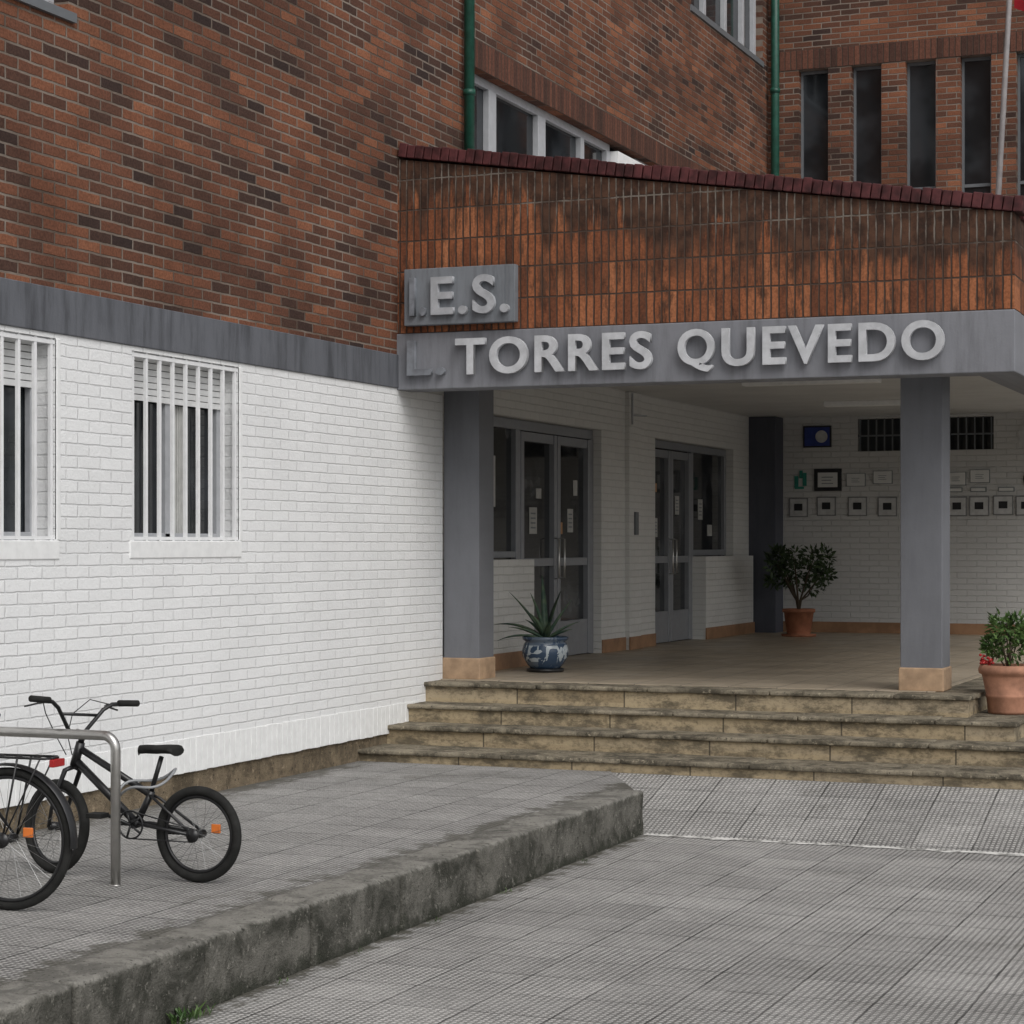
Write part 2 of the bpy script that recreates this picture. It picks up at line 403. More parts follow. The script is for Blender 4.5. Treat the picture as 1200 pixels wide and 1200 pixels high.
# ------------------------------------------------------------------ steps
st=empty('entrance_steps')
lev=[(15.06,-1.62,.10,.393),(15.56,-2.02,.36,.54),(15.93,-2.40,.50,.685),(16.28,-2.80,.65,.845)]
ri=MB(); tr=MB()
for yy,xx,zb,zt in lev:
    ri.box(-7.40,xx-.03,yy+.03,27.2,zb,zt-.035)
    ye=yy+.52 if zt<.84 else yy+.34
    X=-7.39
    while X<xx-.02:
        w=min(random.uniform(.95,1.25),xx-X)
        if xx-(X+w)<.25: w=xx-X
        tr.rbox(X+.002,X+w-.002,yy+random.uniform(-.006,.006),ye,zt-.038,zt+random.uniform(-.003,.003),cell=.03,r=.011,amp=.0035); X+=w
    Y=ye
    while Y<27:
        h=min(1.1,27.1-Y); tr.box(xx-.45,xx,Y+.002,Y+h-.002,zt-.036,zt-.001); Y+=h
ri.build('risers',M['stone'],st); tr.build('treads',M['nosing'],st)
f=MB(); f.box(-7.9,-3.14,16.62,27.35,.70,.850); f.build('porch_floor',M['floor'],st)

# ------------------------------------------------------------------ building
B=empty('school_building')
def wall(axis,c0,c1,u0,u1,z0,z1,ops,mb):
    us=sorted({u0,u1,*[o[0] for o in ops],*[o[1] for o in ops]}); zs=sorted({z0,z1,*[o[2] for o in ops],*[o[3] for o in ops]})
    us=[u for u in us if u0<=u<=u1]; zs=[z for z in zs if z0<=z<=z1]
    for ua,ub in zip(us[:-1],us[1:]):
        za=None
        for a,b in zip(zs[:-1],zs[1:]):
            hole=any(o[0]<=ua and ub<=o[1] and o[2]<=a and b<=o[3] for o in ops)
            if not hole and za is None: za=a
            if (hole or b==zs[-1]) and za is not None:
                zb=a if hole else b
                if axis=='X': mb.box(c0,c1,ua,ub,za,zb)
                else: mb.box(ua,ub,c0,c1,za,zb)
                za=None
XW=-7.336
low=[(9.50,10.89,2.02,3.235),(11.74,13.13,2.02,3.235),(6.2,7.6,2.02,3.235),(3.,4.4,2.02,3.235)]
w=MB(); wall('X',XW-.3,XW,-14,16.66,.475,3.264,low,w); w.build('white_painted_wall',M['whiteY'],B)
w=MB(); w.box(XW-.3,XW-.02,-14,16.6,0,.475); w.build('plinth',M['base'],B)
w=MB(); w.box(XW-.3,XW+.015,-14,15.80,3.2645,3.537); w.build('grey_band',M['greyY'],B,bevel=.006)
w=MB(); y=-2.
while y<16.2:
    w.box(XW-.05,XW+.004+random.uniform(-.001,.002),y+.002,y+.074,.470+random.uniform(-.003,.003),.70+random.uniform(-.003,.003)); y+=.0765
w.build('base_course',M['white'],B,bevel=.003)
rib=[(17.25,24.5,5.3,6.21),(23.85,27.0,8.28,9.9),(9.4,11.02,5.23,6.6),(6.0,7.6,5.23,6.6),(12.6,16.2,8.28,9.9)]
w=MB(); wall('X',XW-.3,XW,-14,27.3,3.537,12.5,rib+[(16.1,27.3,3.537,3.712)],w); w.build('brick_wall_side',M['brickY'],B)
tall=[(-6.93+.70*i,-6.54+.70*i,6.2,8.2) for i in range(14)]
w=MB(); wall('Y',27.3,27.6,-7.6,5,3.72,12.5,tall,w); w.build('brick_wall_back',M['brickX'],B)
w=MB(); w.box(XW-.05,XW+.006,17.2,26.,6.212,6.47); w.build('lintel_course',M['solY'],B)
w=MB(); w.box(-7.2,3.4,27.292,27.4,8.202,8.46); w.build('lintel_course_back',M['solX'],B)
w=MB()
for o in low: w.box(XW-.29,XW-.2,o[0]-.02,o[1]+.02,o[2]-.02,o[3]+.02)
for o in rib: w.box(XW-.29,XW-.15,o[0]-.02,o[1]+.02,o[2]-.02,o[3]+.02)
for o in tall: w.box(o[0]-.02,o[1]+.02,27.45,27.55,o[2]-.02,o[3]+.02)
w.build('window_glass',M['glass'],B)
w=MB()
for o in tall:
    a,b,c0,d=o
    w.box(a,a+.03,27.42,27.46,c0,d);w.box(b-.03,b,27.42,27.46,c0,d);w.box(a+.03,b-.03,27.42,27.46,d-.04,d);w.box(a+.03,b-.03,27.42,27.46,6.55,6.59)
w.build('tall_window_frames',M['alud'],B)
fr=MB();sh=MB();cu=MB();ba=MB();si=MB()
for (a,b,z0,z1) in low:
    xf=XW-.19
    for (p0,p1) in ((a,a+.05),(b-.05,b),((a+b)/2-.04,(a+b)/2+.04)): fr.box(xf,xf+.04,p0,p1,z0,z1-.2)
    fr.box(xf,xf+.04,a+.05,b-.05,z0,z0+.05)
    z=z1-.30
    while z<z1-.003:
        sh.box(xf+.035,xf+.055,a,b,z+.003,min(z+.04,z1)); z+=.043
    for q in (a+.10,a+.80):
        for i in range(5):
            cu.box(xf+.001,xf+.006,q+i*.03,q+i*.03+.022,z0+.05,z1-.3)
    nb=9
    for i in range(nb):
        yy=a+.03+(b-a-.06)*i/(nb-1)
        ba.box(XW-.03,XW-.010,yy-.0125,yy+.0125,z0+.0,z1)
    ba.box(XW-.034,XW-.008,a,b,z0+.005,z0+.025); ba.box(XW-.034,XW-.008,a,b,z1-.035,z1-.01)
    si.box(XW-.2,XW+.008,a-.03,b+.03,z0-.115,z0-.001)
    si.box(XW-.012,XW+.006,b,b+.045,z0,z1)
fr.build('window_frames',M['frame'],B,bevel=.003); sh.build('roller_shutters',M['white'],B); cu.build('curtains',M['curtain'],B)
ba.build('window_bars',M['bars'],B); si.build('window_sills',M['white'],B,bevel=.006)
w=MB(); xf=XW-.15
w.box(xf,xf+.05,17.25,21.26,6.13,6.21); w.box(xf,xf+.05,17.25,21.26,5.3,5.38)
for yy,hw in ((17.29,.04),(18.0,.09),(19.25,.10),(20.4,.05),(21.2,.06),(22.2,.03),(23.3,.04),(24.46,.04)): w.box(xf,xf+.06,yy-hw,yy+hw,5.38,6.13)
w.box(xf,xf+.05,22.1,24.5,6.15,6.21)
for yy in (23.9,24.7,25.6,26.4,26.95): w.box(xf,xf+.06,yy-.05,yy+.05,8.28,9.9)
w.box(xf,xf+.05,23.85,27,8.28,8.36)
for o in rib[2:]:
    w.box(xf,xf+.05,o[0],o[1],o[2],o[2]+.06); w.box(xf,xf+.05,o[1]-.06,o[1],o[2]+.06,o[3])
w.build('ribbon_window_frames',M['frame'],B,bevel=.004)
w=MB(); w.box(XW-.14,XW-.01,21.27,22.15,5.3,6.14); w.build('white_pier',M['white'],B)
w=MB(); w.box(XW-.2,XW+.03,9.35,11.07,5.17,5.228); w.box(XW-.2,XW+.02,23.8,27.0,8.21,8.278); w.build('upper_sills',M['alud'],B)
w=MB(); w.tube([(XW+.07,17.08,3.9),(XW+.07,17.08,12.4)],.046,16)
for z in (5.9,7.9,9.9): w.tube([(XW+.07,17.08,z),(XW+.07,17.08,z+.05)],.054,16)
w.tube([(XW+.12,27.18,3.8),(XW+.12,27.18,12.4)],.055,16)
for z in (6.,7.9): w.tube([(XW+.12,27.18,z),(XW+.12,27.18,z+.06)],.066,16)
w.build('downpipes',M['green'],B)
# porch
XP=-7.5
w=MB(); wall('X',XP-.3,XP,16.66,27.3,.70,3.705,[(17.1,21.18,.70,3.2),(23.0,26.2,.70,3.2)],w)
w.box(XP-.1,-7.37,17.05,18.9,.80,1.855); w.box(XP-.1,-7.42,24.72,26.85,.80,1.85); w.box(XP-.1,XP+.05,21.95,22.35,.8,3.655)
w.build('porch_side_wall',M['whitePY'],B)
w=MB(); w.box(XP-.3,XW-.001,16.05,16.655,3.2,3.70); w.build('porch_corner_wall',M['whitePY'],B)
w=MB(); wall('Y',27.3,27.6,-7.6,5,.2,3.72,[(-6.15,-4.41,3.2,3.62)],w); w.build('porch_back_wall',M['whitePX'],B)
w=MB(); w.box(-6.2,-4.3,27.45,27.5,3.15,3.66); w.build('high_window_glass',M['glass'],B)
w=MB()
for i in range(17): 
    X=-6.12+i*.105; w.box(X-.008,X+.008,27.31,27.33,3.2,3.62)
w.box(-6.15,-4.41,27.308,27.334,3.39,3.41); w.build('high_window_bars',M['alud'],B)
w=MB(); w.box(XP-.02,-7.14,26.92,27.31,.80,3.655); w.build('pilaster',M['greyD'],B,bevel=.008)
w=MB()
w.box(-7.135,4,27.285,27.31,.851,.99); w.box(-7.38,-7.355,17.05,18.915,.851,1.0)
w.box(XP,XP+.015,21.19,21.945,.851,.99); w.box(XP+.05,XP+.065,21.94,22.36,.851,.99); w.box(XP,XP+.015,22.365,22.99,.851,.99); w.box(-7.42,-7.402,24.71,26.86,.851,.99)
w.build('skirting',M['skirt'],B)
w=MB(); w.box(-7.9,-2.45,16.04,27.29,3.66,3.70); w.build('porch_ceiling',M['ceil'],B)
w=MB(); w.box(-5.9,-4.5,20.9,21.05,3.60,3.662); w.box(-5.9,-4.5,24.4,24.55,3.60,3.662); w.build('ceiling_light_fittings',M['white'],B,bevel=.01)
w=MB(); w.box(-7.42,-2.39,15.74,16.04,3.25,3.705); w.box(-2.70,-2.393,16.0405,27.28,3.25,3.703); w.build('fascia_beam',M['greyX'],B,bevel=.008)
w=MB(); w.prism([(-7.42,3.706),(-2.395,3.706),(-2.395,4.41),(-7.42,5.14)],'y',15.755,15.99); w.build('parapet_front',M['parX'],B)
w=MB(); w.box(-2.64,-2.398,15.992,27.28,3.706,4.408); w.build('parapet_side',M['parY'],B)
w=MB(); X=-7.32
sl=.1476; ca=math.atan(sl)
while X<-2.38:
    zt=5.15-(X+7.336)*sl; s0=len(w.v)
    w.box(-.034,.034,-.145,.13,-.01,.10+random.uniform(-.008,.008))
    w.xf(Matrix.Translation((X+.034,15.87+random.uniform(-.008,.008),zt))@Matrix.Rotation(ca+random.uniform(-.03,.03),4,'Y'),s0); X+=.0745
Y=16.05
while Y<27.2:
    w.box(-2.66,-2.37,Y,Y+.068,4.40,4.51+random.uniform(-.003,.003)); Y+=.0745
w.build('parapet_coping',M['coping'],B,bevel=.006)
cl=MB(); cb=MB()
for xa,ya in ((-7.336,16.68),(-3.42,16.68)):
    cl.box(xa,xa+.33,ya,ya+.33,.84,3.70)
    cb.box(xa-.012,xa+.342,ya-.012,ya+.342,.845,1.03)
cl.build('columns',M['greyC'],B,bevel=.008); cb.build('column_bases',M['colbase'],B,bevel=.01)
# doors
D=MB(); G=MB(); H=MB(); PP=MB()
xg=XP-.14
G.box(xg-.02,xg,17.1,21.18,.8,3.2); G.box(xg-.02,xg,23.0,26.2,.8,3.2)
def fbox(y0,y1,z0,z1,d=0.): D.box(xg-.01,xg+.045+d,y0,y1,z0,z1)
fbox(17.1,21.18,3.10,3.195); fbox(17.1,17.2,.85,3.1); fbox(18.98,19.10,.85,3.1,.006); fbox(21.09,21.18,.85,3.1,.006)
fbox(17.2,18.98,1.87,1.93)
def leaf(y0,y1):
    fbox(y0,y0+.08,.86,3.09,.01); fbox(y1-.08,y1,.86,3.09,.01)
    fbox(y0+.08,y1-.08,3.0,3.09); fbox(y0+.08,y1-.08,1.78,1.86); fbox(y0+.08,y1-.08,.86,1.22)
leaf(19.11,20.09); leaf(20.11,21.085)
fbox(23.0,26.2,3.11,3.195); fbox(23.0,23.06,.85,3.11); fbox(24.66,24.76,.85,3.11,.006); fbox(26.12,26.2,.85,3.11); fbox(24.76,26.12,1.86,1.93)
leaf(23.07,23.85); leaf(23.87,24.65)
for yy in (20.02,20.18,23.79,23.93): H.tube([(xg+.05,yy,1.65),(xg+.10,yy,1.66),(xg+.10,yy,2.05),(xg+.05,yy,2.06)],.010,8)
for (yy,z,a,b,mi) in ((18.4,2.35,.34,.48,0),(19.55,2.1,.2,.26,0),(20.6,2.12,.16,.24,0),(20.32,2.1,.10,.12,1),(20.75,2.5,.12,.16,0),(19.7,2.45,.14,.1,0),(24.25,2.35,.16,.22,0),(23.42,2.08,.15,.22,0),(23.4,2.6,.14,.1,1),(25.2,2.3,.18,.25,0),(25.6,2.1,.2,.14,0)):
    PP.box(xg+.002,xg+.006,yy-a/2,yy+a/2,z,z+b,mi)
    if b>.2:
        for q in range(4): PP.box(xg+.0065,xg+.0075,yy-a*.35,yy+a*.3,z+b*(.2+.18*q),z+b*(.26+.18*q),2)
D.build('door_frames',M['alu'],B,bevel=.004); G.build('door_glass',M['glassD'],B); H.build('door_handles',M['steel'],B)
PP.build('door_notices',[plain('notice_paper',(.42,.42,.40),.8),plain('notice_orange',(.45,.25,.12),.8),plain('notice_ink',(.18,.19,.21),.8)],B)
w=MB(); w.box(XP+.05,XP+.075,22.1,22.2,2.1,2.35); w.build('intercom',M['alud'],B,bevel=.004)
w=MB(); w.tube([(XP+.06,22.02,3.3),(XP+.06,22.02,3.64)],.012,8); w.tube([(XP+.06,22.02,3.4),(XP+.06,22.5,3.42)],.01,8); w.build('conduit',M['frame'],B)

# ------------------------------------------------------------------ sign lettering
def text(body,xa,xb,za,zb,y,mat,name,parent,off=.022,ext=.022,sp=1.14):
    cu=bpy.data.curves.new(name,'FONT'); cu.body=body; cu.extrude=ext; cu.offset=off; cu.space_character=sp; cu.resolution_u=6
    o=bpy.data.objects.new('tmp',cu); COL.objects.link(o); bpy.context.view_layer.update()
    me=bpy.data.meshes.new_from_object(o.evaluated_get(bpy.context.evaluated_depsgraph_get()))
    bpy.data.objects.remove(o)
    xs=[v.co.x for v in me.vertices]; ys=[v.co.y for v in me.vertices]
    mx,Mx,my,My=min(xs),max(xs),min(ys),max(ys)
    for v in me.vertices:
        v.co=Vector((xa+(v.co.x-mx)/(Mx-mx)*(xb-xa), y-v.co.z, za+(v.co.y-my)/(My-my)*(zb-za)))
    me.name=name; me.materials.append(mat)
    q=bpy.data.objects.new(name,me); COL.objects.link(q); q.parent=parent; return q
SG=empty('school_sign')
text('L.',-7.22,-6.89,3.355,3.64,15.70,M['letterd'],'letters_l',SG)
text('TORRES',-6.79,-5.14,3.35,3.645,15.69,M['letter'],'letters_torres',SG)
text('Q',-4.93,-4.64,3.315,3.645,15.69,M['letter'],'letter_q',SG)
text('UEVEDO',-4.58,-2.89,3.35,3.645,15.69,M['letter'],'letters_uevedo',SG)
w=MB(); w.box(-7.235,-6.27,15.66,15.735,3.76,4.215); w.build('sign_plate',M['plate'],SG,bevel=.006)
text('I.',-7.17,-7.03,3.83,4.14,15.64,M['letterd'],'letters_i',SG)
text('E.S.',-6.98,-6.31,3.83,4.14,15.635,M['letterm'],'letters_es',SG)

# ------------------------------------------------------------------ flagpole
fp=empty('flagpole')
w=MB(); w.tube([(-3.95,24,3.7),(-3.70,24,8.1),(-3.50,24,11.6)],[.036,.03,.026],12); w.build('pole',plain('pole_paint',(.33,.31,.31),.5,var=.1),fp)
w=MB(); vs=[];fs=[]
for i in range(13):
    for j in range(9):
        a=i/12; b=j/8
        vs.append((-3.66+.05*a+a*.75*(.5+.5*b), 24-.02+.07*math.sin(a*9+b*2), 9.5-b*1.55-a*.35*(1-b)-(0 if b<.9 else .1*math.sin(a*5))))
for i in range(12):
    for j in range(8): fs.append((i*9+j,(i+1)*9+j,(i+1)*9+j+1,i*9+j+1))
w.add(vs,fs,0,True); w.build('flag',plain('flag_cloth',(.4,.02,.03),.8),fp)

# ------------------------------------------------------------------ plaques
fcol=[plain('plaque_metal',(.50,.50,.49),.4,.4,.1),plain('plaque_dark',(.02,.02,.022),.5),plain('plaque_blue',(.03,.05,.22),.5),plain('plaque_green',(.03,.22,.17),.5),plain('plaque_ink',(.22,.24,.24),.7)]
def plaque(X,z0,w_,h_,outer,inner,ins=.07,extra=None):
    q=MB(); q.box(X-w_/2,X+w_/2,27.275,27.302,z0,z0+h_,0)
    q.box(X-w_/2+ins,X+w_/2-ins,27.271,27.2745,z0+ins,z0+h_-ins,1)
    if extra:
        for i in range(3): q.box(X-w_*.22,X+w_*(.2-.07*(i%2)),27.268,27.2705,z0+h_*(.32+.14*i),z0+h_*(.36+.14*i),2)
    q.build('wall_plaque',[outer,inner,fcol[4]])
fcolor_edge=plain('plaque_edge',(.20,.20,.20),.5)
for X in (-6.93,-6.56,-6.15,-5.76,-5.31,-4.87,-4.59,-4.29,-4.01):
    q=MB(); z0=2.36+random.uniform(-.008,.008); w_=.25
    q.box(X-w_/2,X+w_/2,27.28,27.302,z0,z0+.25,0); q.box(X-w_/2+.015,X+w_/2-.015,27.276,27.2795,z0+.015,z0+.235,1); q.box(X-.055,X+.055,27.272,27.2755,z0+.085,z0+.175,2)
    q.build('wall_plaque',[fcolor_edge,fcol[0],fcol[1]])
plaque(-6.68,3.26,.37,.28,fcol[1],fcol[2],.02)
q=MB(); q.lathe([(0,0),(.08,0),(.08,.004),(0,.004)],n=24,smooth=False); q.xf(Matrix.Translation((-6.62,27.270,3.40))@Matrix.Rotation(R(90),4,'X')); q.build('wall_emblem',[fcol[0]])
plaque(-6.54,2.69,.36,.29,fcol[1],M['paper'],.05,True)
q=MB()
for (dx,dz,a,b) in ((-.06,0,.05,.15),(.05,.02,.05,.17),(0,.12,.04,.1),(-.02,-.02,.12,.03)): q.box(-6.9+dx-a/2,-6.9+dx+a/2,27.285+dx*.01,27.302,2.74+dz,2.74+dz+b)
q.build('wall_emblem',[fcol[3]])
for X in (-6.17,-5.82,-5.4,-4.88,-4.58): plaque(X,2.76+random.uniform(-.02,.02),.25,.17,fcol[4],M['paper'],.008,True)
for X in (-4.9,-4.6,-4.25): plaque(X,2.66,.2,.06,fcol[4],M['paper'],.012)
q=MB(); q.lathe([(0,0),(.19,0),(.19,.02),(.16,.02),(.16,.03),(0,.03)],n=28,smooth=False); q.xf(Matrix.Translation((-3.92,27.30,3.35))@Matrix.Rotation(R(90),4,'X')); q.build('wall_emblem',[fcol[0]])
q=MB(); q.lathe([(0,0),(.14,0),(.14,.02),(0,.02)],n=28,smooth=False); q.xf(Matrix.Translation((-3.90,27.30,2.82))@Matrix.Rotation(R(90),4,'X')); q.build('wall_emblem',[fcol[1]])

# ------------------------------------------------------------------ bikes
ZP=.296
def wheel(T,Rm,CH,cx,R_,tr,M4=None,spokes=28):
    s=[len(T.v),len(Rm.v),len(CH.v)]
    a=[(cx+(R_-tr)*math.cos(t),0,R_+(R_-tr)*math.sin(t)) for t in [2*math.pi*i/48 for i in range(48)]]
    T.tube(a,tr,10,closed=True)
    rr=R_-2*tr-.006
    a=[(cx+rr*math.cos(t),0,R_+rr*math.sin(t)) for t in [2*math.pi*i/48 for i in range(48)]]
    Rm.tube(a,.010,8,closed=True)
    Rm.tube([(cx,-.045,R_),(cx,.045,R_)],.022,12); Rm.tube([(cx,-.06,R_),(cx,.06,R_)],.008,8)
    for i in range(spokes):
        t=2*math.pi*i/spokes; sd=.03 if i%2 else -.03; t2=t+(.5 if i%4<2 else -.5)
        CH.tube([(cx+.02*math.cos(t2),sd,R_+.02*math.sin(t2)),(cx+rr*math.cos(t),0,R_+rr*math.sin(t))],.0011,4,smooth=False)
    if M4 is not None:
        T.xf(M4,s[0]); Rm.xf(M4,s[1]); CH.xf(M4,s[2])
def bike(loc,rz,p,name='bicycle'):
    E=empty(name,loc,rz)
    T=MB();F=MB();CH=MB();SD=MB();X=MB()
    R_=p['R'];wb=p['wb'];tr=p['tr']
    bb=Vector(p['bb']);sc=Vector(p['sc']);ht=Vector(p['ht']);hb=Vector(p['hb']);seat=Vector(p['seat'])
    wheel(T,F,CH,0,R_,tr)
    piv=(ht+hb)/2; ax=(ht-hb).normalized()
    M4=Matrix.Translation(piv)@Matrix.Rotation(p['steer'],4,ax)@Matrix.Translation(-piv)
    wheel(T,F,CH,wb,R_,tr,M4)
    tb=p['tube']
    F.tube([hb,ht],tb*1.3,12)
    F.tube([ht-ax*.03,sc],tb,12); F.tube([hb+ax*.03,bb],tb*1.15,12); F.tube([bb,sc+(sc-bb).normalized()*.02],tb,12)
    F.tube([bb-Vector((0,.035,0)),bb+Vector((0,.035,0))],.024,14)
    for sgn in (-1,1):
        F.tube([(0,.055*sgn,R_),(bb.x-.06,.035*sgn,bb.z),(bb.x,.02*sgn,bb.z)],.010,8)
        F.tube([(0,.055*sgn,R_),(sc.x-.04,.025*sgn,sc.z-.02),(sc.x,.01*sgn,sc.z)],.008,8)
    (F if p['darkpost'] else CH).tube([sc,seat-Vector((0,0,.03))],.0125,10)
    s0=[len(F.v),len(SD.v)]
    for sgn in (-1,1):
        crown=hb+Vector((0,0,-.005)); F.tube([crown,(crown.x+.01,.05*sgn,crown.z-.02),(wb-.02,.055*sgn,R_+.12),(wb,.055*sgn,R_)],[.014,.014,.011,.009],8)
    st=ht+ax*p.get('stem',.06)
    F.tube([ht,st],.016,10); F.tube([st,st+Vector((.05,0,.005))],.017,10)
    c=st+Vector((.05,0,.005)); rise=p['rise']
    for sgn in (-1,1):
        hw=p['barw']/2
        F.tube([c,c+Vector((0,.05*sgn,0)),c+Vector((-.02,.15*sgn,rise*.8)),c+Vector((-.03,.20*sgn,rise)),c+Vector((-.05,hw*sgn,rise+.01))],.011,10)
        SD.tube([c+Vector((-.045,(hw-.12)*sgn,rise+.007)),c+Vector((-.052,(hw+.01)*sgn,rise+.011))],.017,12)
        F.tube([c+Vector((-.0,(hw-.15)*sgn,rise)),c+Vector((.05,(hw-.13)*sgn,rise-.01)),c+Vector((.05,(hw-.04)*sgn,rise-.03))],.005,6)
        F.tube([c+Vector((.0,(hw-.15)*sgn,rise)),c+Vector((.10,.16*sgn,rise+.02)),c+Vector((.15,.09*sgn,rise*.6)),c+Vector((.12,.04*sgn,-.02)),c+Vector((.05,.02*sgn,-.12))],.003,5)
    if rise>.08: F.tube([c+Vector((-.014,-.12,rise*.6)),c+Vector((-.014,.12,rise*.6))],.008,8)
    F.xf(M4,s0[0]); SD.xf(M4,s0[1])
    L=p['sl']; vs=[];rings=[(-.5,.075,.0),(-.42,.095,.012),(-.2,.085,.012),(.05,.045,.008),(.3,.026,.008),(.47,.02,.004),(.5,.012,-.006)]
    n=12
    for (t,wd,dz) in rings:
        for j in range(n):
            an=2*math.pi*j/n; vs.append((seat.x+t*L+.02,wd*math.cos(an)*.85,seat.z+dz+.02*math.sin(an)*(1 if math.sin(an)>0 else 1.3)))
    fs=[(i*n+j,i*n+(j+1)%n,(i+1)*n+(j+1)%n,(i+1)*n+j) for i in range(len(rings)-1) for j in range(n)]+[tuple(range(n-1,-1,-1)),tuple(range((len(rings)-1)*n,len(rings)*n))]
    SD.add(vs,fs,0,True)
    sd=.06*p.get('drive',-1)
    ring=[(bb.x+.07*math.cos(t),sd,bb.z+.07*math.sin(t)) for t in [2*math.pi*i/28 for i in range(28)]]
    F.tube(ring,.005,6,closed=True)
    for i in range(5): t=i*2*math.pi/5; F.tube([(bb.x,sd,bb.z),(bb.x+.068*math.cos(t),sd,bb.z+.068*math.sin(t))],.006,6)
    F.tube([(0,sd-.001,R_),(0,sd+.006,R_)],.035,16)
    F.tube([(0,sd,R_+.033),(bb.x,sd,bb.z+.07)],.004,5); F.tube([(0,sd,R_-.033),(bb.x,sd,bb.z-.07)],.004,5)
    ca=p['crank']; dx,dz=.15*math.cos(ca),.15*math.sin(ca)
    for sgn in (-1,1):
        e=Vector((bb.x+dx*sgn,.085*sgn,bb.z+dz*sgn)); F.tube([(bb.x,.06*sgn,bb.z),e],.010,8)
        F.tube([e,e+Vector((0,.02*sgn,0))],.008,6); 
        b0=sorted((e.y+.02*sgn,e.y+.10*sgn)); SD.box(e.x-.045,e.x+.045,b0[0],b0[1],e.z-.012,e.z+.012)
    X.box(-.125,-.075,-.007,.007,R_+.01,R_+.055,1)
    if p['fender']:
        for cx,a0,a1,MM in ((0,R(-5),R(185),None),(wb,R(40),R(200),M4)):
            vs=[];s=len(F.v); nn=30
            for i in range(nn):
                t=a0+(a1-a0)*i/(nn-1)
                for (dy,dr) in ((-.03,.008),(-.02,.016),(0,.02),(.02,.016),(.03,.008)):
                    q=R_+dr
                    vs.append((cx+q*math.cos(math.pi-t),dy,R_+q*math.sin(math.pi-t)))
            fs=[(i*5+j,i*5+j+1,(i+1)*5+j+1,(i+1)*5+j) for i in range(nn-1) for j in range(4)]
            F.add(vs,fs,0,True)
            if MM: F.xf(MM,s)
        z=R_*2+.05
        for sgn in (-1,1):
            F.tube([(.22,.05*sgn,z),(-.22,.06*sgn,z),(-.24,.03*sgn,z)],.006,8)
            F.tube([(0,.06*sgn,R_),(-.08,.06*sgn,z)],.005,6); F.tube([(0,.06*sgn,R_),(-.2,.06*sgn,z)],.004,6)
        for xx in (-.15,-.05,.05,.15): F.tube([(xx,-.055,z),(xx,.055,z)],.004,6)
        F.tube([(-.24,-.03,z),(-.24,.03,z)],.006,8); F.tube([(.22,0,z),(sc.x,0,sc.z-.06)],.006,6)
        X.box(-.265,-.24,-.05,.05,z-.04,z-.005,0)
    T.build('tyres',M['rubber'],E); F.build('frame',M['black'],E); CH.build('spokes',M['chrome'],E); SD.build('saddle_grips_pedals',M['rubber'],E,bevel=.004)
    X.build('reflectors',[M['red'],M['orange']],E,bevel=.004)
    return E
bike((-5.46,9.36,ZP),R(180),dict(R=.243,wb=.84,tr=.024,bb=(.36,0,.28),sc=(.28,0,.43),ht=(.695,0,.68),hb=(.735,0,.56),seat=(.215,0,.655),steer=R(-17),tube=.018,rise=.15,barw=.70,sl=.23,crank=R(20),fender=False,stem=.05,darkpost=True,drive=1))
bike((-5.86,8.32,ZP),R(183),dict(R=.333,wb=1.05,tr=.020,bb=(.42,0,.29),sc=(.27,0,.66),ht=(.84,0,.82),hb=(.88,0,.68),seat=(.20,0,.90),steer=R(8),tube=.017,rise=.05,barw=.60,sl=.27,crank=R(60),fender=True,stem=.08,darkpost=False,drive=1))
rk=MB(); hx0,hx1,hy,zt=-6.72,-5.80,9.13,ZP+.745; rr=.07; pts=[(hx1,hy,ZP-.02)]
pts+= [(hx1-rr+rr*math.cos(t),hy,zt-rr+rr*math.sin(t)) for t in [R(a) for a in range(0,91,10)]]
pts+= [(hx0+rr+rr*math.cos(t),hy,zt-rr+rr*math.sin(t)) for t in [R(a) for a in range(90,181,10)]]
pts+= [(hx0,hy,ZP-.02)]
rk.tube(pts,.025,16); rk.tube([(hx1,hy,ZP),(hx1,hy,ZP+.005)],.032,20); rk.tube([(hx0,hy,ZP),(hx0,hy,ZP+.005)],.032,20)
rk.build('bike_rack',M['steel'])
lk=MB(); pts=[]
for i in range(33):
    t=2*math.pi*i/32; pts.append((-5.70+.15*math.cos(t),9.24+.13*math.sin(t)+.02*math.sin(2*t),ZP+.50+.05*math.sin(t+1)+.02*math.sin(3*t)))
lk.tube(pts[:-1],.007,8,closed=True); lk.build('cable_lock',plain('lock_sleeve',(.25,.26,.27),.4,.5,var=.1))

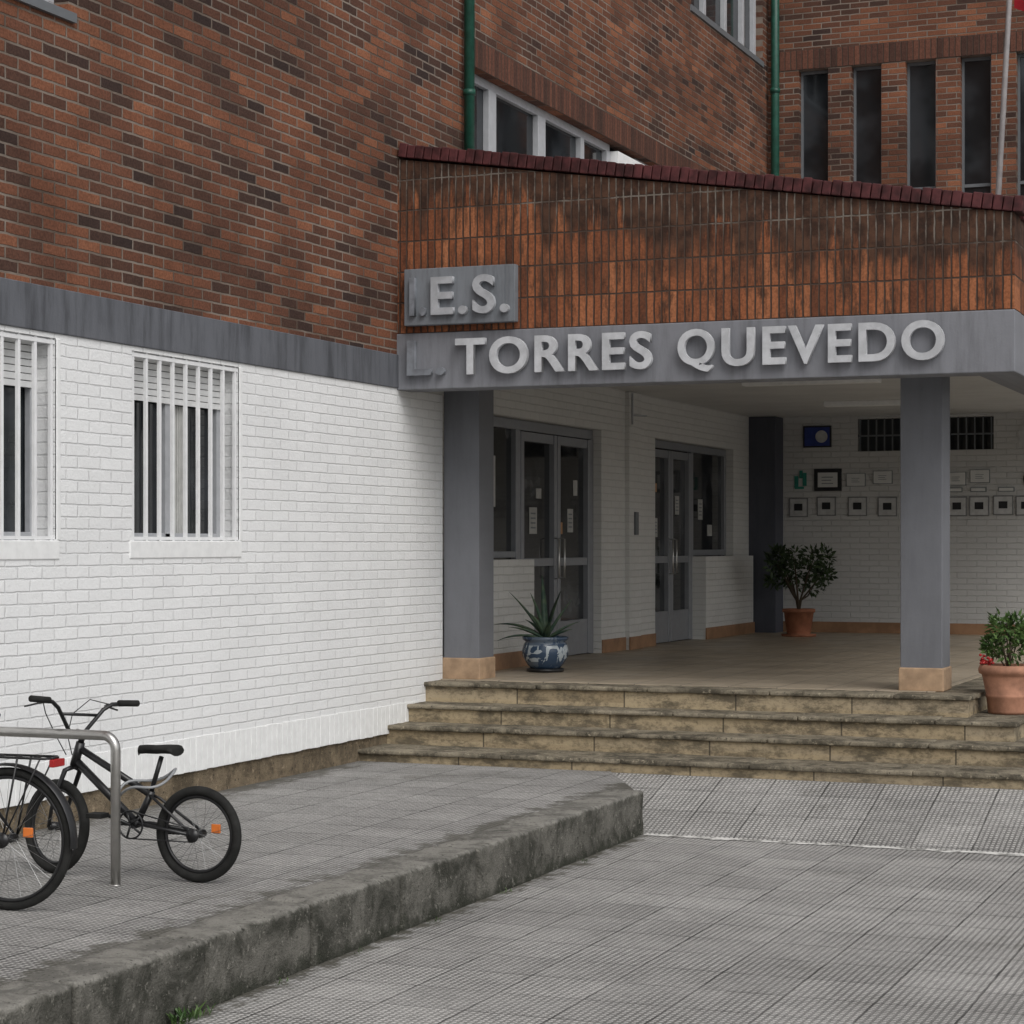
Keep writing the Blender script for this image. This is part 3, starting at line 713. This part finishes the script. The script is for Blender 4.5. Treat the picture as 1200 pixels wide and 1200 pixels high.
# ------------------------------------------------------------------ plants
def leafmat(name,a,b):
    n=NT(name,.5,.35); n.col(n.mix(n.mr(n.noise(scale=9,detail=3),.35,.65),a,b)); return n.mat
LG=leafmat('leaf_dark',(.018,.035,.014),(.045,.075,.025)); LG2=leafmat('leaf_green',(.035,.075,.02),(.10,.17,.045)); AG=leafmat('agave_leaf',(.035,.07,.05),(.09,.13,.075))
BK=plain('bark',(.06,.045,.03),.9)
def leaves(mb,blobs,n,size,mi=0,rng=random):
    for _ in range(n):
        b=rng.choice(blobs); 
        while True:
            d=Vector((rng.uniform(-1,1),rng.uniform(-1,1),rng.uniform(-1,1)))
            if d.length<=1 and d.length>.35: break
        c=Vector(b[0])+Vector((d.x*b[1],d.y*b[1],d.z*b[2]))
        L=size*rng.uniform(.7,1.3); W=L*.42
        ax=(d+Vector((rng.uniform(-.8,.8),rng.uniform(-.8,.8),rng.uniform(-.3,.8)))).normalized()
        sd=ax.cross(Vector((rng.uniform(-1,1),rng.uniform(-1,1),rng.uniform(-1,1)))).normalized(); up=sd.cross(ax)
        v=[c,c+ax*L*.45+sd*W*.5+up*W*.12,c+ax*L-up*W*.2,c+ax*L*.45-sd*W*.5+up*W*.12,c+ax*L*.45]
        mb.add(v,[(0,1,4),(1,2,4),(2,3,4),(3,0,4)],mi)
P=empty('potted_shrub',(-6.60,26.0,.850))
w=MB(); w.lathe([(0,0),(.21,0),(.22,.03),(.14,.03),(.15,.05),(.185,.30),(.205,.30),(.205,.345),(.175,.345),(.17,.31),(0,.31)]); w.build('pot',M['terra'],P)
w=MB(); tops=[]
for i in range(10):
    a=random.uniform(0,6.28); rr_=random.uniform(.1,.36); e=(rr_*math.cos(a),rr_*math.sin(a),random.uniform(.6,1.05)); tops.append(e)
    w.tube([(0,0,.3),(.03*math.cos(a),.03*math.sin(a),.45),(e[0]*.6,e[1]*.6,e[2]*.8),e],[.016,.013,.009,.004],6)
w.build('branches',BK,P)
w=MB(); leaves(w,[((e[0],e[1],e[2]),.13,.12) for e in tops]+[((.0,.0,.78),.2,.18),((.33,0,1.0),.09,.11),((-.30,0,.70),.12,.08),((.3,0,.75),.1,.1)],1100,.08); w.build('foliage',LG,P)
P=empty('flowering_potted_plant',(-2.60,16.78,.687))
w=MB(); w.lathe([(0,0),(.15,0),(.155,.02),(.165,.12),(.172,.13),(.172,.145),(.168,.15),(.195,.28),(.20,.30),(.222,.31),(.228,.34),(.215,.375),(.19,.375),(.185,.34),(0,.335)]); w.build('pot',M['terra2'],P)
w=MB(); 
for i in range(10):
    a=random.uniform(0,6.28); rr_=random.uniform(.05,.16); w.tube([(0,0,.33),(rr_*math.cos(a),rr_*math.sin(a),random.uniform(.5,.72))],[.008,.003],5)
w.build('stems',BK,P)
w=MB(); leaves(w,[((.0,0,.52),.16,.12),((.06,0,.66),.11,.1),((-.06,-.02,.68),.09,.09),((-.12,0,.52),.07,.08),((.14,.02,.6),.07,.1)],900,.055); w.build('foliage',LG2,P)
w=MB()
for i in range(26):
    c=Vector((-.15+random.uniform(-.06,.05),-.08+random.uniform(-.05,.05),.41+random.uniform(-.04,.04)))
    s=len(w.v); w.lathe([(0,-.01),(.012,-.004),(.014,.003),(.006,.012),(0,.013)],n=7); w.xf(Matrix.Translation(c),s)
w.build('flowers',M['red'],P)
n=NT('blue_white_ceramic',.2,.5); wv=n.noise(scale=9,detail=3,dist=1.5); x,y,z,_=n.xyz()
band=n.mr(n.m('ABSOLUTE',n.m('SUBTRACT',z,.17)),.07,.075,0.,1.)
c=n.mix(n.m('MAXIMUM',n.mr(wv,.46,.51),n.m('MULTIPLY',band,.8)),(.42,.47,.50),(.04,.07,.12)); n.col(c)
P=empty('potted_agave',(-6.88,17.92,.850))
w=MB(); w.lathe([(0,0),(.15,0),(.17,.01),(.17,.03),(.15,.035)],mi=1); w.lathe([(.13,.035),(.16,.06),(.205,.14),(.212,.19),(.195,.25),(.18,.275),(.205,.29),(.208,.315),(.185,.32),(.175,.29),(0,.28)]); w.build('pot',[n.mat,M['black']],P)
w=MB()
def ag(az,L,el,droop,wd):
    K=9; pts=[]; p=Vector((0,0,.28)); h=Vector((math.cos(az),math.sin(az),0)); e=el; sdv=Vector((-math.sin(az),math.cos(az),0))
    for i in range(K):
        pts.append((p.copy(),e)); p=p+(h*math.cos(e)+Vector((0,0,1))*math.sin(e))*L/(K-1); e-=droop/(K-1)
    vs=[]
    for i,(q,e) in enumerate(pts):
        t=i/(K-1); wq=wd*(.75+.6*t-1.35*t**2.2) if i<K-1 else .002
        nr=(-h*math.sin(e)+Vector((0,0,1))*math.cos(e))
        vs+=[q-sdv*wq+nr*wq*.45,q-nr*wq*.12,q+sdv*wq+nr*wq*.45,q-nr*wq*.45]
    fs=[]
    for i in range(K-1):
        for j in range(4): fs.append((i*4+j,i*4+(j+1)%4,(i+1)*4+(j+1)%4,(i+1)*4+j))
    w.add(vs,fs,0,True)
for az,L,el,dr,wd in ((R(190),.52,R(40),R(55),.035),(R(170),.40,R(20),R(40),.03),(R(120),.62,R(75),R(8),.035),(R(60),.5,R(72),R(10),.032),(R(20),.36,R(40),R(25),.032),(R(-20),.34,R(28),R(20),.034),(R(-60),.34,R(45),R(30),.034),(R(-100),.4,R(55),R(30),.034),(R(-140),.38,R(35),R(35),.032),(R(200),.55,R(62),R(20),.034),(R(250),.48,R(70),R(12),.032),(R(0),.45,R(60),R(10),.03),(R(90),.3,R(40),R(20),.03),(R(150),.35,R(45),R(30),.03),(R(215),.46,R(22),R(50),.03)):
    ag(az,L,el,dr,wd)
w.build('leaves',AG,P)
w=MB()
for cx,cy,n_,s in ((-4.60,7.72,44,.085),(-4.60,7.86,18,.05),(-4.605,8.6,14,.03),(-4.605,9.4,12,.025),(-4.605,10.3,12,.03),(-4.605,11.3,10,.03),(-4.6,12.6,10,.03)):
    for i in range(n_):
        a=random.uniform(0,6.28); b=Vector((cx+random.uniform(0,.05),cy+random.uniform(-.07,.07),0)); L=s*random.uniform(.5,1.1); up=random.uniform(.4,1.2)
        t=b+Vector((math.cos(a)*L*.7,math.sin(a)*L*.7,L*up)); sdv=Vector((-math.sin(a),math.cos(a),0))*L*.09; m_=(b+t)/2+Vector((0,0,L*.15))
        w.add([b,m_+sdv,t,m_-sdv],[(0,1,2,3)])
w.build('weeds',LG2)

# ------------------------------------------------------------------ world, sun, camera
W=bpy.data.worlds.new('World'); S.world=W; W.use_nodes=True; t=W.node_tree; bg=t.nodes['Background']
sky=t.nodes.new('ShaderNodeTexSky'); sky.sky_type='NISHITA'; sky.sun_disc=False; sky.sun_elevation=R(48); sky.sun_rotation=R(132); sky.dust_density=3; sky.air_density=1.0
hs=t.nodes.new('ShaderNodeHueSaturation'); hs.inputs['Saturation'].default_value=.17
t.links.new(sky.outputs[0],hs.inputs['Color']); t.links.new(hs.outputs[0],bg.inputs[0]); bg.inputs[1].default_value=.145
sl_=bpy.data.lights.new('sun','SUN'); sl_.energy=1.15; sl_.angle=R(45); sl_.color=(1,.975,.94)
so=bpy.data.objects.new('sun',sl_); COL.objects.link(so)
d=Vector((.6,-.54,.80)).normalized(); so.rotation_euler=d.to_track_quat('Z','Y').to_euler()
cam=bpy.data.cameras.new('camera'); cam.lens=75; cam.sensor_width=36; cam.shift_y=.0317; cam.clip_end=600
co=bpy.data.objects.new('camera',cam); COL.objects.link(co); co.location=(0,0,1.995); co.rotation_euler=(R(90),0,R(21.9)); S.camera=co
S.view_settings.view_transform='Standard'; S.view_settings.look='None'; S.view_settings.exposure=0
